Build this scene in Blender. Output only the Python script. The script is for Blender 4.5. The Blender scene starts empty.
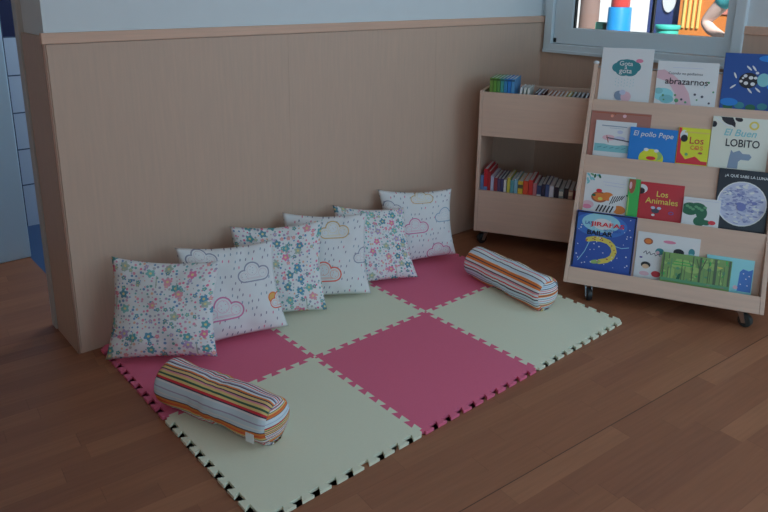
import bpy, bmesh, math, random
from mathutils import Vector, Matrix
random.seed(7)
SC = bpy.context.scene
COL = SC.collection
PI = math.pi

# ------------------------------------------------------------------ colours / materials
def lin(v):
    v = v / 255.0
    return v / 12.92 if v <= 0.04045 else ((v + 0.055) / 1.055) ** 2.4
ILL = (0.32, 0.40, 0.45)          # how bright a pure white reads in this dim room
def D(r, g, b, k=1.0):
    """surface colour of something that reads (r,g,b) in the dim room"""
    return tuple(min(0.9, lin(c) * k / i) for c, i in zip((r, g, b), ILL))
def S(r, g, b):
    return (lin(r), lin(g), lin(b))

_mats = {}
def mat(name, col, rough=0.6, spec=0.5, metal=0.0, trans=0.0, noise=0.0, nscale=60, bump=0.0):
    if name in _mats: return _mats[name]
    m = bpy.data.materials.new(name); m.use_nodes = True
    nt = m.node_tree; p = nt.nodes['Principled BSDF']
    p.inputs['Base Color'].default_value = (*col, 1)
    p.inputs['Roughness'].default_value = rough
    p.inputs['Specular IOR Level'].default_value = spec
    p.inputs['Metallic'].default_value = metal
    if trans: p.inputs['Transmission Weight'].default_value = trans
    if noise or bump:
        tc = nt.nodes.new('ShaderNodeTexCoord')
        n = nt.nodes.new('ShaderNodeTexNoise'); n.inputs['Scale'].default_value = nscale; n.inputs['Detail'].default_value = 4
        nt.links.new(tc.outputs['Object'], n.inputs['Vector'])
        if noise:
            mx = nt.nodes.new('ShaderNodeMix'); mx.data_type = 'RGBA'
            mx.inputs['A'].default_value = (*[c * (1 - noise) for c in col], 1)
            mx.inputs['B'].default_value = (*[min(1, c * (1 + noise)) for c in col], 1)
            nt.links.new(n.outputs['Fac'], mx.inputs['Factor'])
            nt.links.new(mx.outputs['Result'], p.inputs['Base Color'])
        if bump:
            b = nt.nodes.new('ShaderNodeBump'); b.inputs['Strength'].default_value = bump; b.inputs['Distance'].default_value = 0.002
            nt.links.new(n.outputs['Fac'], b.inputs['Height']); nt.links.new(b.outputs['Normal'], p.inputs['Normal'])
    _mats[name] = m
    return m

# tiny expression builder for node materials
class X:
    nt = None
    def __init__(self, s): self.s = s
    @staticmethod
    def op(o, *a):
        n = X.nt.nodes.new('ShaderNodeMath'); n.operation = o
        for i, v in enumerate(a):
            if isinstance(v, X): X.nt.links.new(v.s, n.inputs[i])
            else: n.inputs[i].default_value = v
        return X(n.outputs[0])
    def __add__(s, o): return X.op('ADD', s, o)
    def __radd__(s, o): return X.op('ADD', o, s)
    def __sub__(s, o): return X.op('SUBTRACT', s, o)
    def __rsub__(s, o): return X.op('SUBTRACT', o, s)
    def __mul__(s, o): return X.op('MULTIPLY', s, o)
    def __rmul__(s, o): return X.op('MULTIPLY', o, s)
    def __truediv__(s, o): return X.op('DIVIDE', s, o)
    def lt(s, o): return X.op('LESS_THAN', s, o)
    def gt(s, o): return X.op('GREATER_THAN', s, o)
    def abs(s): return X.op('ABSOLUTE', s)
    def floor(s): return X.op('FLOOR', s)
    def fract(s): return X.op('FRACT', s)
    def min(s, o): return X.op('MINIMUM', s, o)
    def max(s, o): return X.op('MAXIMUM', s, o)
    def sqrt(s): return X.op('SQRT', s)
    def cos(s): return X.op('COSINE', s)
def combine(x, y, z=0.0):
    n = X.nt.nodes.new('ShaderNodeCombineXYZ')
    for i, v in enumerate((x, y, z)):
        if isinstance(v, X): X.nt.links.new(v.s, n.inputs[i])
        else: n.inputs[i].default_value = v
    return n.outputs[0]
def separate(sock):
    n = X.nt.nodes.new('ShaderNodeSeparateXYZ'); X.nt.links.new(sock, n.inputs[0])
    return X(n.outputs[0]), X(n.outputs[1]), X(n.outputs[2])
def mixc(f, a, b):
    n = X.nt.nodes.new('ShaderNodeMix'); n.data_type = 'RGBA'
    if isinstance(f, X): X.nt.links.new(f.s, n.inputs['Factor'])
    else: n.inputs['Factor'].default_value = f
    for k, v in (('A', a), ('B', b)):
        if isinstance(v, tuple): n.inputs[k].default_value = (*v[:3], 1)
        else: X.nt.links.new(v, n.inputs[k])
    return n.outputs['Result']
def ramp(f, cols, interp='CONSTANT'):
    n = X.nt.nodes.new('ShaderNodeValToRGB'); r = n.color_ramp; r.interpolation = interp
    X.nt.links.new(f.s if isinstance(f, X) else f, n.inputs[0])
    if not isinstance(cols[0][0], (int, float)) : cols = [(i / len(cols), c) for i, c in enumerate(cols)]
    r.elements[0].position = cols[0][0]; r.elements[0].color = (*cols[0][1], 1)
    r.elements[1].position = cols[1][0]; r.elements[1].color = (*cols[1][1], 1)
    for p, c in cols[2:]:
        e = r.elements.new(p); e.color = (*c, 1)
    return n.outputs[0]
def voro(vec, scale, rnd=1.0):
    n = X.nt.nodes.new('ShaderNodeTexVoronoi'); n.voronoi_dimensions = '2D'
    n.inputs['Scale'].default_value = scale; n.inputs['Randomness'].default_value = rnd
    X.nt.links.new(vec, n.inputs['Vector'])
    return n
def start(name, rough=0.8, spec=0.3):
    m = bpy.data.materials.new(name); m.use_nodes = True; X.nt = m.node_tree
    p = X.nt.nodes['Principled BSDF']; p.inputs['Roughness'].default_value = rough
    p.inputs['Specular IOR Level'].default_value = spec
    tc = X.nt.nodes.new('ShaderNodeTexCoord')
    return m, p, tc

# ------------------------------------------------------------------ object helpers
def tag(o, label=None, cat=None, group=None, kind=None):
    if label: o['label'] = label
    if cat: o['category'] = cat
    if group: o['group'] = group
    if kind: o['kind'] = kind
    return o
def empty(name, loc=(0, 0, 0), M=None):
    o = bpy.data.objects.new(name, None); COL.objects.link(o); o.empty_display_size = 0.05
    if M is not None: o.matrix_world = M
    else: o.location = loc
    return o
class MB:
    def __init__(s): s.bm = bmesh.new(); s.mi = 0
    def box(s, x0, x1, y0, y1, z0, z1, bev=0.0):
        b = bmesh.new()
        v = [b.verts.new((x, y, z)) for x in (x0, x1) for y in (y0, y1) for z in (z0, z1)]
        for f in ((0, 1, 3, 2), (4, 6, 7, 5), (0, 4, 5, 1), (2, 3, 7, 6), (0, 2, 6, 4), (1, 5, 7, 3)):
            b.faces.new([v[i] for i in f])
        if bev: bmesh.ops.bevel(b, geom=b.edges[:], offset=bev, segments=2, affect='EDGES', profile=0.5)
        s._merge(b); return s
    def _merge(s, b, M=None):
        if M is not None: b.transform(M)
        for f in b.faces: f.material_index = s.mi
        me = bpy.data.meshes.new('tmp'); bmesh.ops.recalc_face_normals(b, faces=b.faces[:]); b.to_mesh(me); b.free()
        s.bm.from_mesh(me); bpy.data.meshes.remove(me)
    def prism(s, pts, axis, a0, a1, bev=0.0):
        """pts: 2-D outline in the other two axes (in order), extruded along axis from a0 to a1"""
        b = bmesh.new()
        def mk(p, a):
            l = list(p); l.insert(axis, a); return b.verts.new(l)
        A = [mk(p, a0) for p in pts]; B = [mk(p, a1) for p in pts]
        b.faces.new(A); b.faces.new(B[::-1])
        n = len(pts)
        for i in range(n): b.faces.new((A[i], B[i], B[(i + 1) % n], A[(i + 1) % n]))
        if bev: bmesh.ops.bevel(b, geom=b.edges[:], offset=bev, segments=2, affect='EDGES', profile=0.5)
        s._merge(b); return s
    def cyl(s, p0, p1, r0, r1=None, n=20, bev=0.0):
        r1 = r0 if r1 is None else r1
        p0, p1 = Vector(p0), Vector(p1); d = p1 - p0
        b = bmesh.new()
        bmesh.ops.create_cone(b, cap_ends=True, segments=n, radius1=r0, radius2=r1, depth=d.length)
        if bev:
            es = [e for e in b.edges if len(e.link_faces) == 2 and any(len(f.verts) > 4 for f in e.link_faces)]
            bmesh.ops.bevel(b, geom=es, offset=bev, segments=2, affect='EDGES', profile=0.5)
        q = Vector((0, 0, 1)).rotation_difference(d.normalized())
        s._merge(b, Matrix.Translation((p0 + p1) / 2) @ q.to_matrix().to_4x4()); return s
    def ball(s, c, r, sc=(1, 1, 1)):
        b = bmesh.new(); bmesh.ops.create_icosphere(b, subdivisions=3, radius=r)
        s._merge(b, Matrix.Translation(c) @ Matrix.Diagonal((*sc, 1))); return s
    def build(s, name, mats, parent=None, smooth=False, loc=None):
        me = bpy.data.meshes.new(name); s.bm.to_mesh(me); s.bm.free()
        for m in (mats if isinstance(mats, (list, tuple)) else [mats]): me.materials.append(m)
        if smooth:
            for p in me.polygons: p.use_smooth = True
            try: me.set_sharp_from_angle(angle=math.radians(40))
            except Exception: pass
        o = bpy.data.objects.new(name, me); COL.objects.link(o)
        if parent: o.parent = parent
        if loc: o.location = loc
        return o
def text_mesh(s, name, m, parent, width, x, z, y, height=None, rot=0.0, bold=0.0, shear=0.0):
    """lettering lying on a cover (local x-z plane), centred at x,z, scaled to width"""
    cu = bpy.data.curves.new(name, 'FONT'); cu.body = s; cu.align_x = 'CENTER'; cu.align_y = 'CENTER'
    cu.resolution_u = 3; cu.offset = bold; cu.shear = shear; cu.extrude = 0.0
    o = bpy.data.objects.new(name, cu); COL.objects.link(o)
    dg = bpy.context.evaluated_depsgraph_get(); dg.update()
    me = bpy.data.meshes.new_from_object(o.evaluated_get(dg)); bpy.data.objects.remove(o)
    xs = [v.co.x for v in me.vertices]; ys = [v.co.y for v in me.vertices]
    if not xs: return None
    k = width / (max(xs) - min(xs)); kz = k if height is None else height / (max(ys) - min(ys))
    cx, cy = (max(xs) + min(xs)) / 2, (max(ys) + min(ys)) / 2
    for v in me.vertices:
        a, b = (v.co.x - cx) * k, (v.co.y - cy) * kz
        v.co = (x + a * math.cos(rot) - b * math.sin(rot), y, z + a * math.sin(rot) + b * math.cos(rot))
    me.materials.clear(); me.materials.append(m)
    for p in me.polygons: p.material_index = 0
    me.name = name
    t = bpy.data.objects.new(name, me); COL.objects.link(t); t.parent = parent
    return t

# ------------------------------------------------------------------ camera (measured from the mat's tiles)
YAW, PITCH, ROLL, FPX = 0.7155, 0.2685, 0.0112, 689.21
CAM = Vector((-0.7691, -2.5742, 1.4135))
fw = Vector((math.sin(YAW) * math.cos(PITCH), math.cos(YAW) * math.cos(PITCH), -math.sin(PITCH)))
rt = fw.cross(Vector((0, 0, 1))).normalized(); up = rt.cross(fw)
c_, s_ = math.cos(ROLL), math.sin(ROLL)
rt2 = rt * c_ + up * s_; up2 = -rt * s_ + up * c_
cam = bpy.data.cameras.new('camera'); cam.sensor_width = 36; cam.lens = 36 * FPX / 768; cam.shift_y = -83.05 / 768
cam.clip_start = 0.02
co = bpy.data.objects.new('camera', cam); COL.objects.link(co)
co.matrix_world = Matrix(((rt2.x, up2.x, -fw.x, CAM.x), (rt2.y, up2.y, -fw.y, CAM.y), (rt2.z, up2.z, -fw.z, CAM.z), (0, 0, 0, 1)))
SC.camera = co

# ------------------------------------------------------------------ the room
YW, XW, XR, HR = 0.0217, -0.0834, 2.7642, 1.235     # panelled wall face, its free end, window wall, rail top
H = 2.75

def wood_material(name, a, b, axis=2, rough=0.5, sc=6.0, spec=0.35):
    m, p, tc = start(name, rough, spec)
    mp = X.nt.nodes.new('ShaderNodeMapping'); X.nt.links.new(tc.outputs['Object'], mp.inputs['Vector'])
    s = [sc * 6] * 3; s[axis] = sc * 0.35; mp.inputs['Scale'].default_value = s
    n = X.nt.nodes.new('ShaderNodeTexNoise'); n.inputs['Scale'].default_value = 1.6; n.inputs['Detail'].default_value = 6; n.inputs['Roughness'].default_value = 0.6
    X.nt.links.new(mp.outputs[0], n.inputs['Vector'])
    X.nt.links.new(ramp(n.outputs['Fac'], [(0.3, a), (0.7, b)], 'LINEAR'), p.inputs['Base Color'])
    return m
M_panel = wood_material('oak_wall_panelling', D(127, 120, 112), D(132, 124, 115), 2, sc=9)
M_rail = wood_material('oak_rail', D(136, 123, 113), D(146, 131, 119), 0)
M_shelf = wood_material('beech_veneer', D(134, 125, 117), D(140, 131, 122), 0)
M_white = mat('white_paint', D(140, 160, 172), 0.7, 0.3, noise=0.03, nscale=8)
M_frame = mat('white_window_frame', (0.80, 0.89, 0.93), 0.35, 0.5)
M_ceil = mat('ceiling_paint', (0.75, 0.77, 0.78), 0.9, 0.2)
M_dark = mat('dark_shadow_gap', (0.03, 0.025, 0.022), 0.8)

def floor_material():
    m, p, tc = start('laminate_floor', 0.42, 0.4)
    mp = X.nt.nodes.new('ShaderNodeMapping'); X.nt.links.new(tc.outputs['Object'], mp.inputs['Vector'])
    mp.inputs['Rotation'].default_value = (0, 0, math.radians(4.8))
    mp.inputs['Location'].default_value = (0.0, 1.4725, 0)
    x, y, z = separate(mp.outputs[0])
    W_, L_ = 0.075, 0.52
    row = (y / W_).floor()
    wn = X.nt.nodes.new('ShaderNodeTexWhiteNoise'); wn.noise_dimensions = '1D'; X.nt.links.new(row.s, wn.inputs['W'])
    off = X(wn.outputs['Value'])
    xs = x / L_ + off * 3.7
    cell = xs.floor()
    w2 = X.nt.nodes.new('ShaderNodeTexWhiteNoise'); w2.noise_dimensions = '2D'
    X.nt.links.new(combine(cell, row), w2.inputs['Vector'])
    base = ramp(X(w2.outputs['Value']), [(0.0, D(91, 64, 49)), (0.4, D(96, 68, 51)), (0.75, D(99, 71, 53)), (1.0, D(105, 77, 58))], 'LINEAR')
    g = X.nt.nodes.new('ShaderNodeTexNoise'); g.inputs['Scale'].default_value = 1.0; g.inputs['Detail'].default_value = 6
    X.nt.links.new(combine(x * 5.0 + cell * 3.1, y * 90.0, row * 1.7), g.inputs['Vector'])
    grain = ramp(g.outputs['Fac'], [(0.25, (0.86, 0.86, 0.86)), (0.75, (1.06, 1.06, 1.06))], 'LINEAR')
    mu = X.nt.nodes.new('ShaderNodeMix'); mu.data_type = 'RGBA'; mu.blend_type = 'MULTIPLY'; mu.inputs['Factor'].default_value = 1
    X.nt.links.new(base, mu.inputs['A']); X.nt.links.new(grain, mu.inputs['B'])
    # board seams: one every three strips
    yb = (y / (W_ * 3)).fract()
    bid = (y / (W_ * 3)).floor()
    seam = yb.lt(0.016) * ((bid.abs().lt(0.5)) * 0.60 + 0.10)
    jx = (xs.fract()).lt(0.004) * 0.25
    X.nt.links.new(mixc(seam.max(jx), mu.outputs['Result'], (0.035, 0.018, 0.012)), p.inputs['Base Color'])
    return m
M_floor = floor_material()

def structure(name, mb, m, smooth=False): return tag(mb.build(name, m, None, smooth), kind='structure')
structure('floor', MB().box(-4.2, XR + 0.25, -6.5, 0.31, -0.08, 0).box(-4.2, 0.045, 0.31, 3.2, -0.08, 0), M_floor)
structure('ceiling', MB().box(-4.4, XR + 0.2, -6.7, 3.4, H, H + 0.2), M_ceil)

# long wall: plaster core, oak panelling to rail height, the free end on the left
structure('wall_left', MB().box(XW + 0.012, XR + 0.2, YW + 0.012, 0.290, 0, H), M_white)
pn = MB()
edges = [XW + 0.012, 0.92, 1.84, XR]
for i in range(3):
    pn.box(edges[i] + (0.0003 if i else 0), edges[i + 1] - 0.0003, YW, YW + 0.0125, 0.0, HR - 0.04)
tag(pn.build('trim_1', M_panel), kind='structure')
tag(MB().box(XW, XW + 0.0125, YW + 0.004, 0.283, 0, HR - 0.012).build('trim_2', M_panel), kind='structure')
tag(MB().box(XW - 0.004, XR, YW - 0.009, YW + 0.0125, HR - 0.038, HR, 0.003).build('trim_3', M_rail), kind='structure')
# dark joint between end panel and face panel
tag(MB().box(XW - 0.001, XW + 0.006, YW - 0.0015, YW + 0.0035, 0.0, HR - 0.038).build('trim_4', mat('oak_edge_strip', D(96, 78, 68), 0.6)), kind='structure')
# white door frame beyond the wall's end
tag(MB().box(XW - 0.006, XW + 0.05, 0.2905, 0.345, 0, 2.15, 0.003).build('trim_5', mat('cream_frame', (0.62, 0.60, 0.56), 0.5)), kind='structure')

# window wall with its opening
WY0, WY1, WZ0, WZ1 = 0.0, -1.155, 1.024, 2.25
wr = MB()
wr.box(XR, XR + 0.2, WY1, YW + 0.012, 0, WZ0).box(XR, XR + 0.2, WY1, YW + 0.012, WZ1, H)
wr.box(XR, XR + 0.2, WY0, YW + 0.0118, WZ0, WZ1)
wr.box(XR, XR + 0.2, -2.3, WY1, 0, H)
wr.box(XR, XR + 0.2, -6.5, -2.3, 0, 1.0).box(XR, XR + 0.2, -6.5, -2.3, WZ1, H).box(XR, XR + 0.2, -6.5, -5.3, 1.0, WZ1)
structure('wall_right', wr, M_white)
tag(MB().box(XR - 0.012, XR, WY1, YW, 0, WZ0).box(XR - 0.012, XR, -6.5, WY1 - 0.001, 0, 0.999).box(XR - 0.012, XR, -2.29, WY1, 0.999, HR - 0.04).build('trim_6', M_panel), kind='structure')
tag(MB().box(XR - 0.02, XR, -2.29, WY1, HR - 0.04, HR, 0.003).build('trim_7', M_rail), kind='structure')

structure('wall_light_block', MB().box(-1.45, -1.25, -3.2, 1.2, 0, H), mat('light_block_paint', D(110, 104, 98), 0.8))  # unseen wall, added to keep light off the left floor and wall end
# window: outer frame, two sliding sashes, panes, sill ledge
win = empty('window_1', (XR, (WY0 + WY1) / 2, WZ0)); tag(win, kind='structure')
def frame_mb(y0, y1, z0, z1, x0, x1, w, wb=None, bev=0.004):
    wb = wb or w
    mb = MB()
    mb.box(x0, x1, y0, y0 + w, z0, z1, bev).box(x0, x1, y1 - w, y1, z0, z1, bev)
    mb.box(x0, x1, y0 + w - .004, y1 - w + .004, z0, z0 + wb, bev).box(x0, x1, y0 + w - .004, y1 - w + .004, z1 - w, z1, bev)
    return mb
cy, hw, hh = 0.0, (WY0 - WY1) / 2, WZ1 - WZ0
fm = frame_mb(-hw, hw, 0, hh, -0.028, 0.10, 0.052, 0.052); fm.build('window_frame', M_frame, win)
MB().box(-0.036, 0.0, -hw - 0.0, hw + 0.0, -0.001, 0.018, 0.003).build('sill_lip', M_frame, win)
# left sash lies nearest the room corner (y = +), right sash overlaps it
mid = (-0.663 - (WY0 + WY1) / 2)
sa = frame_mb(mid - 0.03, hw - 0.052, 0.055, hh - 0.055, 0.0, 0.04, 0.028, 0.085); 
sL = MB().box(-0.004, 0.042, hw - 0.176, hw - 0.054, 0.055, hh - 0.055, 0.004).box(-0.004, 0.042, -hw + 0.052, hw - 0.17, 0.055, 0.148, 0.004)
sL.box(-0.0045, 0.0425, -hw + 0.0515, -hw + 0.098, 0.0545, hh - 0.055, 0.004).box(-0.004, 0.042, -hw + 0.052, hw - 0.17, hh - 0.14, hh - 0.055, 0.004)
sash = sL.build('sash', M_frame, win)
MB().box(0.010, 0.03, mid - 0.006, mid + 0.006, 0.14, hh - 0.13).build('mullion', mat('black_gasket', (0.015, 0.017, 0.02), 0.5), win)
MB().box(0.012, 0.03, hw - 0.186, hw - 0.174, 0.148, hh - 0.14).build('gasket', mat('black_gasket', (0.015, 0.017, 0.02), 0.5), win)
MB().box(-0.010, -0.002, hw - 0.075, hw - 0.058, 0.06, 0.085, 0.002).build('latch', mat('black_gasket', (0.015, 0.017, 0.02), 0.5), win)
M_glass = bpy.data.materials.new('window_glass'); M_glass.use_nodes = True
nt = M_glass.node_tree; nt.nodes.clear()
o_ = nt.nodes.new('ShaderNodeOutputMaterial'); mx = nt.nodes.new('ShaderNodeMixShader'); tr = nt.nodes.new('ShaderNodeBsdfTransparent'); gl = nt.nodes.new('ShaderNodeBsdfGlossy')
tr.inputs[0].default_value = (0.93, 0.96, 0.97, 1); gl.inputs['Roughness'].default_value = 0.02; mx.inputs[0].default_value = 0.04
nt.links.new(tr.outputs[0], mx.inputs[1]); nt.links.new(gl.outputs[0], mx.inputs[2]); nt.links.new(mx.outputs[0], o_.inputs[0])
MB().box(0.018, 0.022, mid, hw - 0.172, 0.145, hh - 0.135).build('pane', M_glass, win)
MB().box(0.018, 0.022, -hw + 0.094, mid, 0.145, hh - 0.135).build('pane', M_glass, win)

# washroom glimpsed behind the wall's end
YT = 1.72
def tile_material():
    m, p, tc = start('pale_blue_wall_tiles', 0.2, 0.5)
    x, y, z = separate(tc.outputs['Object'])
    zz = (z - 0.035) / 0.213; xx = (x - 0.163) / 0.213
    gz = zz.fract(); gx = xx.fract()
    gr = ((gz.lt(0.035)) * (z.gt(0.12))).max(gx.lt(0.03))
    row = zz.floor()
    dark = (row.gt(4.5)) * (row.lt(5.5))
    c = mixc(dark, D(122, 144, 164), D(14, 20, 52))
    X.nt.links.new(mixc(gr, c, D(34, 52, 78)), p.inputs['Base Color'])
    return m
structure('wall_back', MB().box(-0.4, 1.6, YT, YT + 0.1, 0, H), tile_material())
structure('floor_washroom', MB().box(0.0455, 1.6, 0.33, YT, -0.08, -0.001), mat('blue_floor_tiles', D(28, 56, 92), 0.35))
tag(MB().box(-1.0, 0.052, 1.2, 1.30, 0, H, 0.006).build('wall_corridor', mat('pale_blue_white_paint', D(122, 152, 172), 0.5)), kind='structure')
tag(MB().box(1.6, 1.7, 0.3, 1.8, 0, H).build('wall_washroom', M_white), kind='structure')
dr = empty('door_1', (-0.95, 1.13, 0)); tag(dr, kind='structure')
MB().box(0.0, 0.835, 0.02, 0.066, 0.01, 2.05, 0.004).build('door_leaf', mat('pale_door_paint', D(96, 132, 158), 0.5), dr)
MB().cyl((0.78, 0.02, 0.98), (0.78, -0.03, 0.98), 0.01).cyl((0.785, -0.028, 0.98), (0.69, -0.028, 0.98), 0.009).build('door_handle', mat('brushed_steel', (0.5, 0.5, 0.5), 0.3, metal=1.0), dr, True)

# ------------------------------------------------------------------ foam play mat: six interlocking tiles
TS, TT, AMP, NT = 0.6, 0.011, 0.0105, 13
M_pink = mat('pink_foam', D(154, 77, 104), 0.75, 0.25, noise=0.04, nscale=220, bump=0.12)
M_cream = mat('cream_foam', D(149, 163, 152), 0.75, 0.25, noise=0.03, nscale=220, bump=0.12)
def edge_profile(n):
    """toothed line from 0 to 1: list of (t, +-1); teeth flare like a dovetail"""
    m0 = AMP / TS
    pts = [(0.0, 0), (m0, 0)]
    step = (1.0 - 2 * m0) / n; fl = step * 0.17
    for i in range(n):
        a, b = m0 + i * step, m0 + (i + 1) * step
        pts += [(a if i == 0 else a - fl, 1 if i % 2 == 0 else -1), (b if i == n - 1 else b + fl, 1 if i % 2 == 0 else -1)]
    return pts + [(1.0 - m0, 0), (1.0, 0)]
PROF = edge_profile(19)
def gridline(p, q, sg):
    """interlocking edge from p to q; the teeth lie to the left and right of the line"""
    p, q = Vector(p), Vector(q); d = q - p; n = Vector((-d.y, d.x)).normalized() * sg
    return [p + d * t + n * (AMP * s) for t, s in PROF]
def tile_outline(i, j):
    x0, x1, y0, y1 = i * TS, (i + 1) * TS, -j * TS, -(j + 1) * TS
    hs = lambda k: -1 if k == 2 else 1
    vs_ = lambda k: -1 if k == 0 else 1
    a = gridline((x0, y0), (x1, y0), hs(j)); b = gridline((x1, y0), (x1, y1), vs_(i + 1))
    c = gridline((x0, y1), (x1, y1), hs(j + 1))[::-1]; d = gridline((x0, y0), (x0, y1), vs_(i))[::-1]
    pts = []
    for seg in (a, b, c, d):
        for v in seg:
            if not pts or (v - pts[-1]).length > 1e-5: pts.append(v)
    if (pts[0] - pts[-1]).length < 1e-5: pts.pop()
    return pts
names = {(0, 0): ('pink', 'pink foam mat tile under the leftmost cushion, in the back row by the wall'),
         (1, 0): ('cream', 'cream foam mat tile in the middle of the back row by the wall'),
         (2, 0): ('pink', 'pink foam mat tile under the rightmost cushion, nearest the low bookcase'),
         (0, 1): ('cream', 'cream foam mat tile nearest the camera, under the tagged striped bolster'),
         (1, 1): ('pink', 'bare pink foam mat tile in the middle of the front row'),
         (2, 1): ('cream', 'cream foam mat tile at the right end, under the far striped bolster')}
for (i, j), (c, lab) in names.items():
    cxm, cym = (i + .5) * TS, -(j + .5) * TS
    out = [(v.x - cxm, v.y - cym) for v in tile_outline(i, j)]
    mb = MB()
    b = bmesh.new()
    A = [b.verts.new((x, y, 0.0005)) for x, y in out]; B = [b.verts.new((x, y, TT)) for x, y in out]
    b.faces.new(A[::-1]); b.faces.new(B)
    for k in range(len(A)): b.faces.new((A[k], A[(k + 1) % len(A)], B[(k + 1) % len(A)], B[k]))
    bmesh.ops.triangulate(b, faces=[f for f in b.faces if len(f.verts) > 4])
    mb._merge(b)
    o = mb.build('foam_mat_tile', M_pink if c == 'pink' else M_cream, None, loc=(cxm, cym, 0))
    tag(o, lab, 'mat tile', 'interlocking foam mat tiles')

# ------------------------------------------------------------------ cushions
def floral_material(seed):
    m, p, tc = start('small_flower_print', 0.9, 0.15)
    ou, ov, _ = separate(tc.outputs['UV'])
    uv = combine(ou + seed * 2.37, ov + seed * 5.11)
    col = D(174, 190, 209)
    pal = [D(104, 116, 136), D(144, 108, 128), D(78, 124, 138), D(164, 92, 120), D(120, 116, 142), D(74, 122, 124), D(72, 108, 142), D(158, 130, 118), D(136, 118, 140), D(120, 130, 138)]
    pal2 = [D(62, 118, 130), D(58, 108, 136), D(158, 92, 124), D(82, 132, 136), D(120, 116, 150), D(60, 104, 124), D(150, 112, 128), D(112, 134, 130)]
    def scatter(prev, scale, R, thr, petals, seed, pal=pal):
        ux, uy, _ = separate(uv)
        vec = combine(ux + seed, uy + seed * 1.7)
        v = voro(vec, scale, 0.75)
        px, py, _ = separate(v.outputs['Position']); x2, y2, _ = separate(vec)
        dx, dy = x2 - px, y2 - py
        r = (dx * dx + dy * dy).sqrt()
        cr, cg, cb = separate(v.outputs['Color'])
        if petals:
            th = X.op('ARCTAN2', dy, dx)
            rr = R * (0.84 + 0.16 * ((th * 5.0 + cg * 6.0).cos()))
            mask = r.lt(rr) * cr.gt(thr)
        else:
            mask = r.lt(cb * (R * 0.7) + R * 0.5) * cr.gt(thr)
        out = mixc(mask, prev, ramp(cg, [(k / len(pal), c) for k, c in enumerate(pal)]))
        if petals:
            out = mixc(r.lt(R * 0.28) * cr.gt(thr), out, D(176, 150, 110))
        return out
    c = scatter(tuple(col), 23, 0.0125, 0.08, False, 0.37)
    c = scatter(c, 14, 0.024, 0.74, True, 3.13, pal2)
    c = scatter(c, 7.8, 0.047, 0.42, True, 8.71, pal2)
    # a few long stems with leaves
    ux, uy = ou, ov
    cell = (ux * 5.0 + seed * 0.3); fx = cell.fract() - 0.5; cid = cell.floor()
    wn = X.nt.nodes.new('ShaderNodeTexWhiteNoise'); wn.noise_dimensions = '1D'; X.nt.links.new(cid.s, wn.inputs['W'])
    h = X(wn.outputs['Value'])
    y0 = (uy - h * 0.8)
    stem = fx.abs().lt(0.03) * (y0.gt(0.03)) * (y0.lt(0.16))
    X.nt.links.new(mixc(stem * 0.8, c, D(104, 124, 120)), p.inputs['Base Color'])
    return m
def cloud_material(clouds):
    """clouds: (u, v, size, line colour, sun behind it)"""
    m, p, tc = start('rain_cloud_print', 0.9, 0.15)
    ux, uy, _ = separate(tc.outputs['UV'])
    c = D(172, 189, 209)
    # slanting rain drops between the clouds
    sx, sy = 15.5, 12.5
    row = (uy * sy).floor(); gx = ux * sx + row * 0.5; col_ = gx.floor()
    wn = X.nt.nodes.new('ShaderNodeTexWhiteNoise'); wn.noise_dimensions = '2D'; X.nt.links.new(combine(col_, row), wn.inputs['Vector'])
    jx, jy, jz = separate(wn.outputs['Color'])
    ax = (gx.fract() - 0.5 - (jx - 0.5) * 0.4) / sx; ay = ((uy * sy).fract() - 0.5 - (jy - 0.5) * 0.4) / sy
    ax = ax - ay * 0.25
    drop = (ax * ax * 6.0 + ay * ay).sqrt().lt(0.0165) * jz.gt(0.30)
    dcol = ramp(jx, [(0.0, D(92, 98, 118)), (0.55, D(140, 96, 120)), (0.75, D(96, 118, 136))])
    c = mixc(drop, c, dcol)
    v = voro(combine(ux, uy), 26, 0.8); vd = X(v.outputs['Distance'])
    for (cx_, cy_, k, lc, sun_) in clouds:
        fx, fy = (ux - cx_) / k, (uy - cy_) / k
        def circ(px, py):
            a = fx - px; b = fy - py
            return (a * a + b * b).sqrt()
        d = (circ(-0.58, -0.05) - 0.36).min(circ(-0.08, 0.25) - 0.46).min(circ(0.52, 0.0) - 0.40)
        d = d.min((fx.abs() - 0.56).max((fy + 0.22).abs() - 0.19))
        if sun_:
            sd = circ(-0.62, 0.36)
            c = mixc(sd.lt(0.36), c, D(176, 128, 78)); c = mixc((sd - 0.36).abs().lt(0.05), c, D(150, 96, 60))
        c = mixc(d.lt(0.0), c, D(174, 188, 205))
        c = mixc((d + 0.02).abs().lt(0.038), c, D(*lc))
        c = mixc((d + 0.16).abs().lt(0.016), c, D(*[(q + 180) // 2 for q in lc]))
        c = mixc(vd.lt(0.11) * d.lt(-0.20), c, D(*lc))
    X.nt.links.new(c, p.inputs['Base Color'])
    return m
PKL, GRL, ORL, YEL, BLL = (134, 88, 122), (96, 108, 128), (146, 76, 66), (134, 126, 96), (98, 124, 146)
M_floral = [floral_material(k) for k in (1, 2, 3)]
M_cloud = [cloud_material(L) for L in (
    [(0.74, 0.66, .20, GRL, 0), (0.36, 0.30, .22, PKL, 0), (1.02, 0.30, .16, ORL, 1), (0.22, 0.88, .17, GRL, 0), (0.10, 0.60, .15, YEL, 0)],
    [(0.60, 0.80, .20, YEL, 0), (0.46, 0.27, .22, ORL, 1), (1.0, 0.46, .17, GRL, 0), (0.10, 0.68, .17, BLL, 0)],
    [(0.42, 0.47, .20, PKL, 0), (0.56, 0.90, .17, YEL, 0), (0.90, 0.60, .19, BLL, 0), (0.74, 0.08, .19, PKL, 0), (0.10, 0.75, .16, GRL, 0)])]

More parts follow.
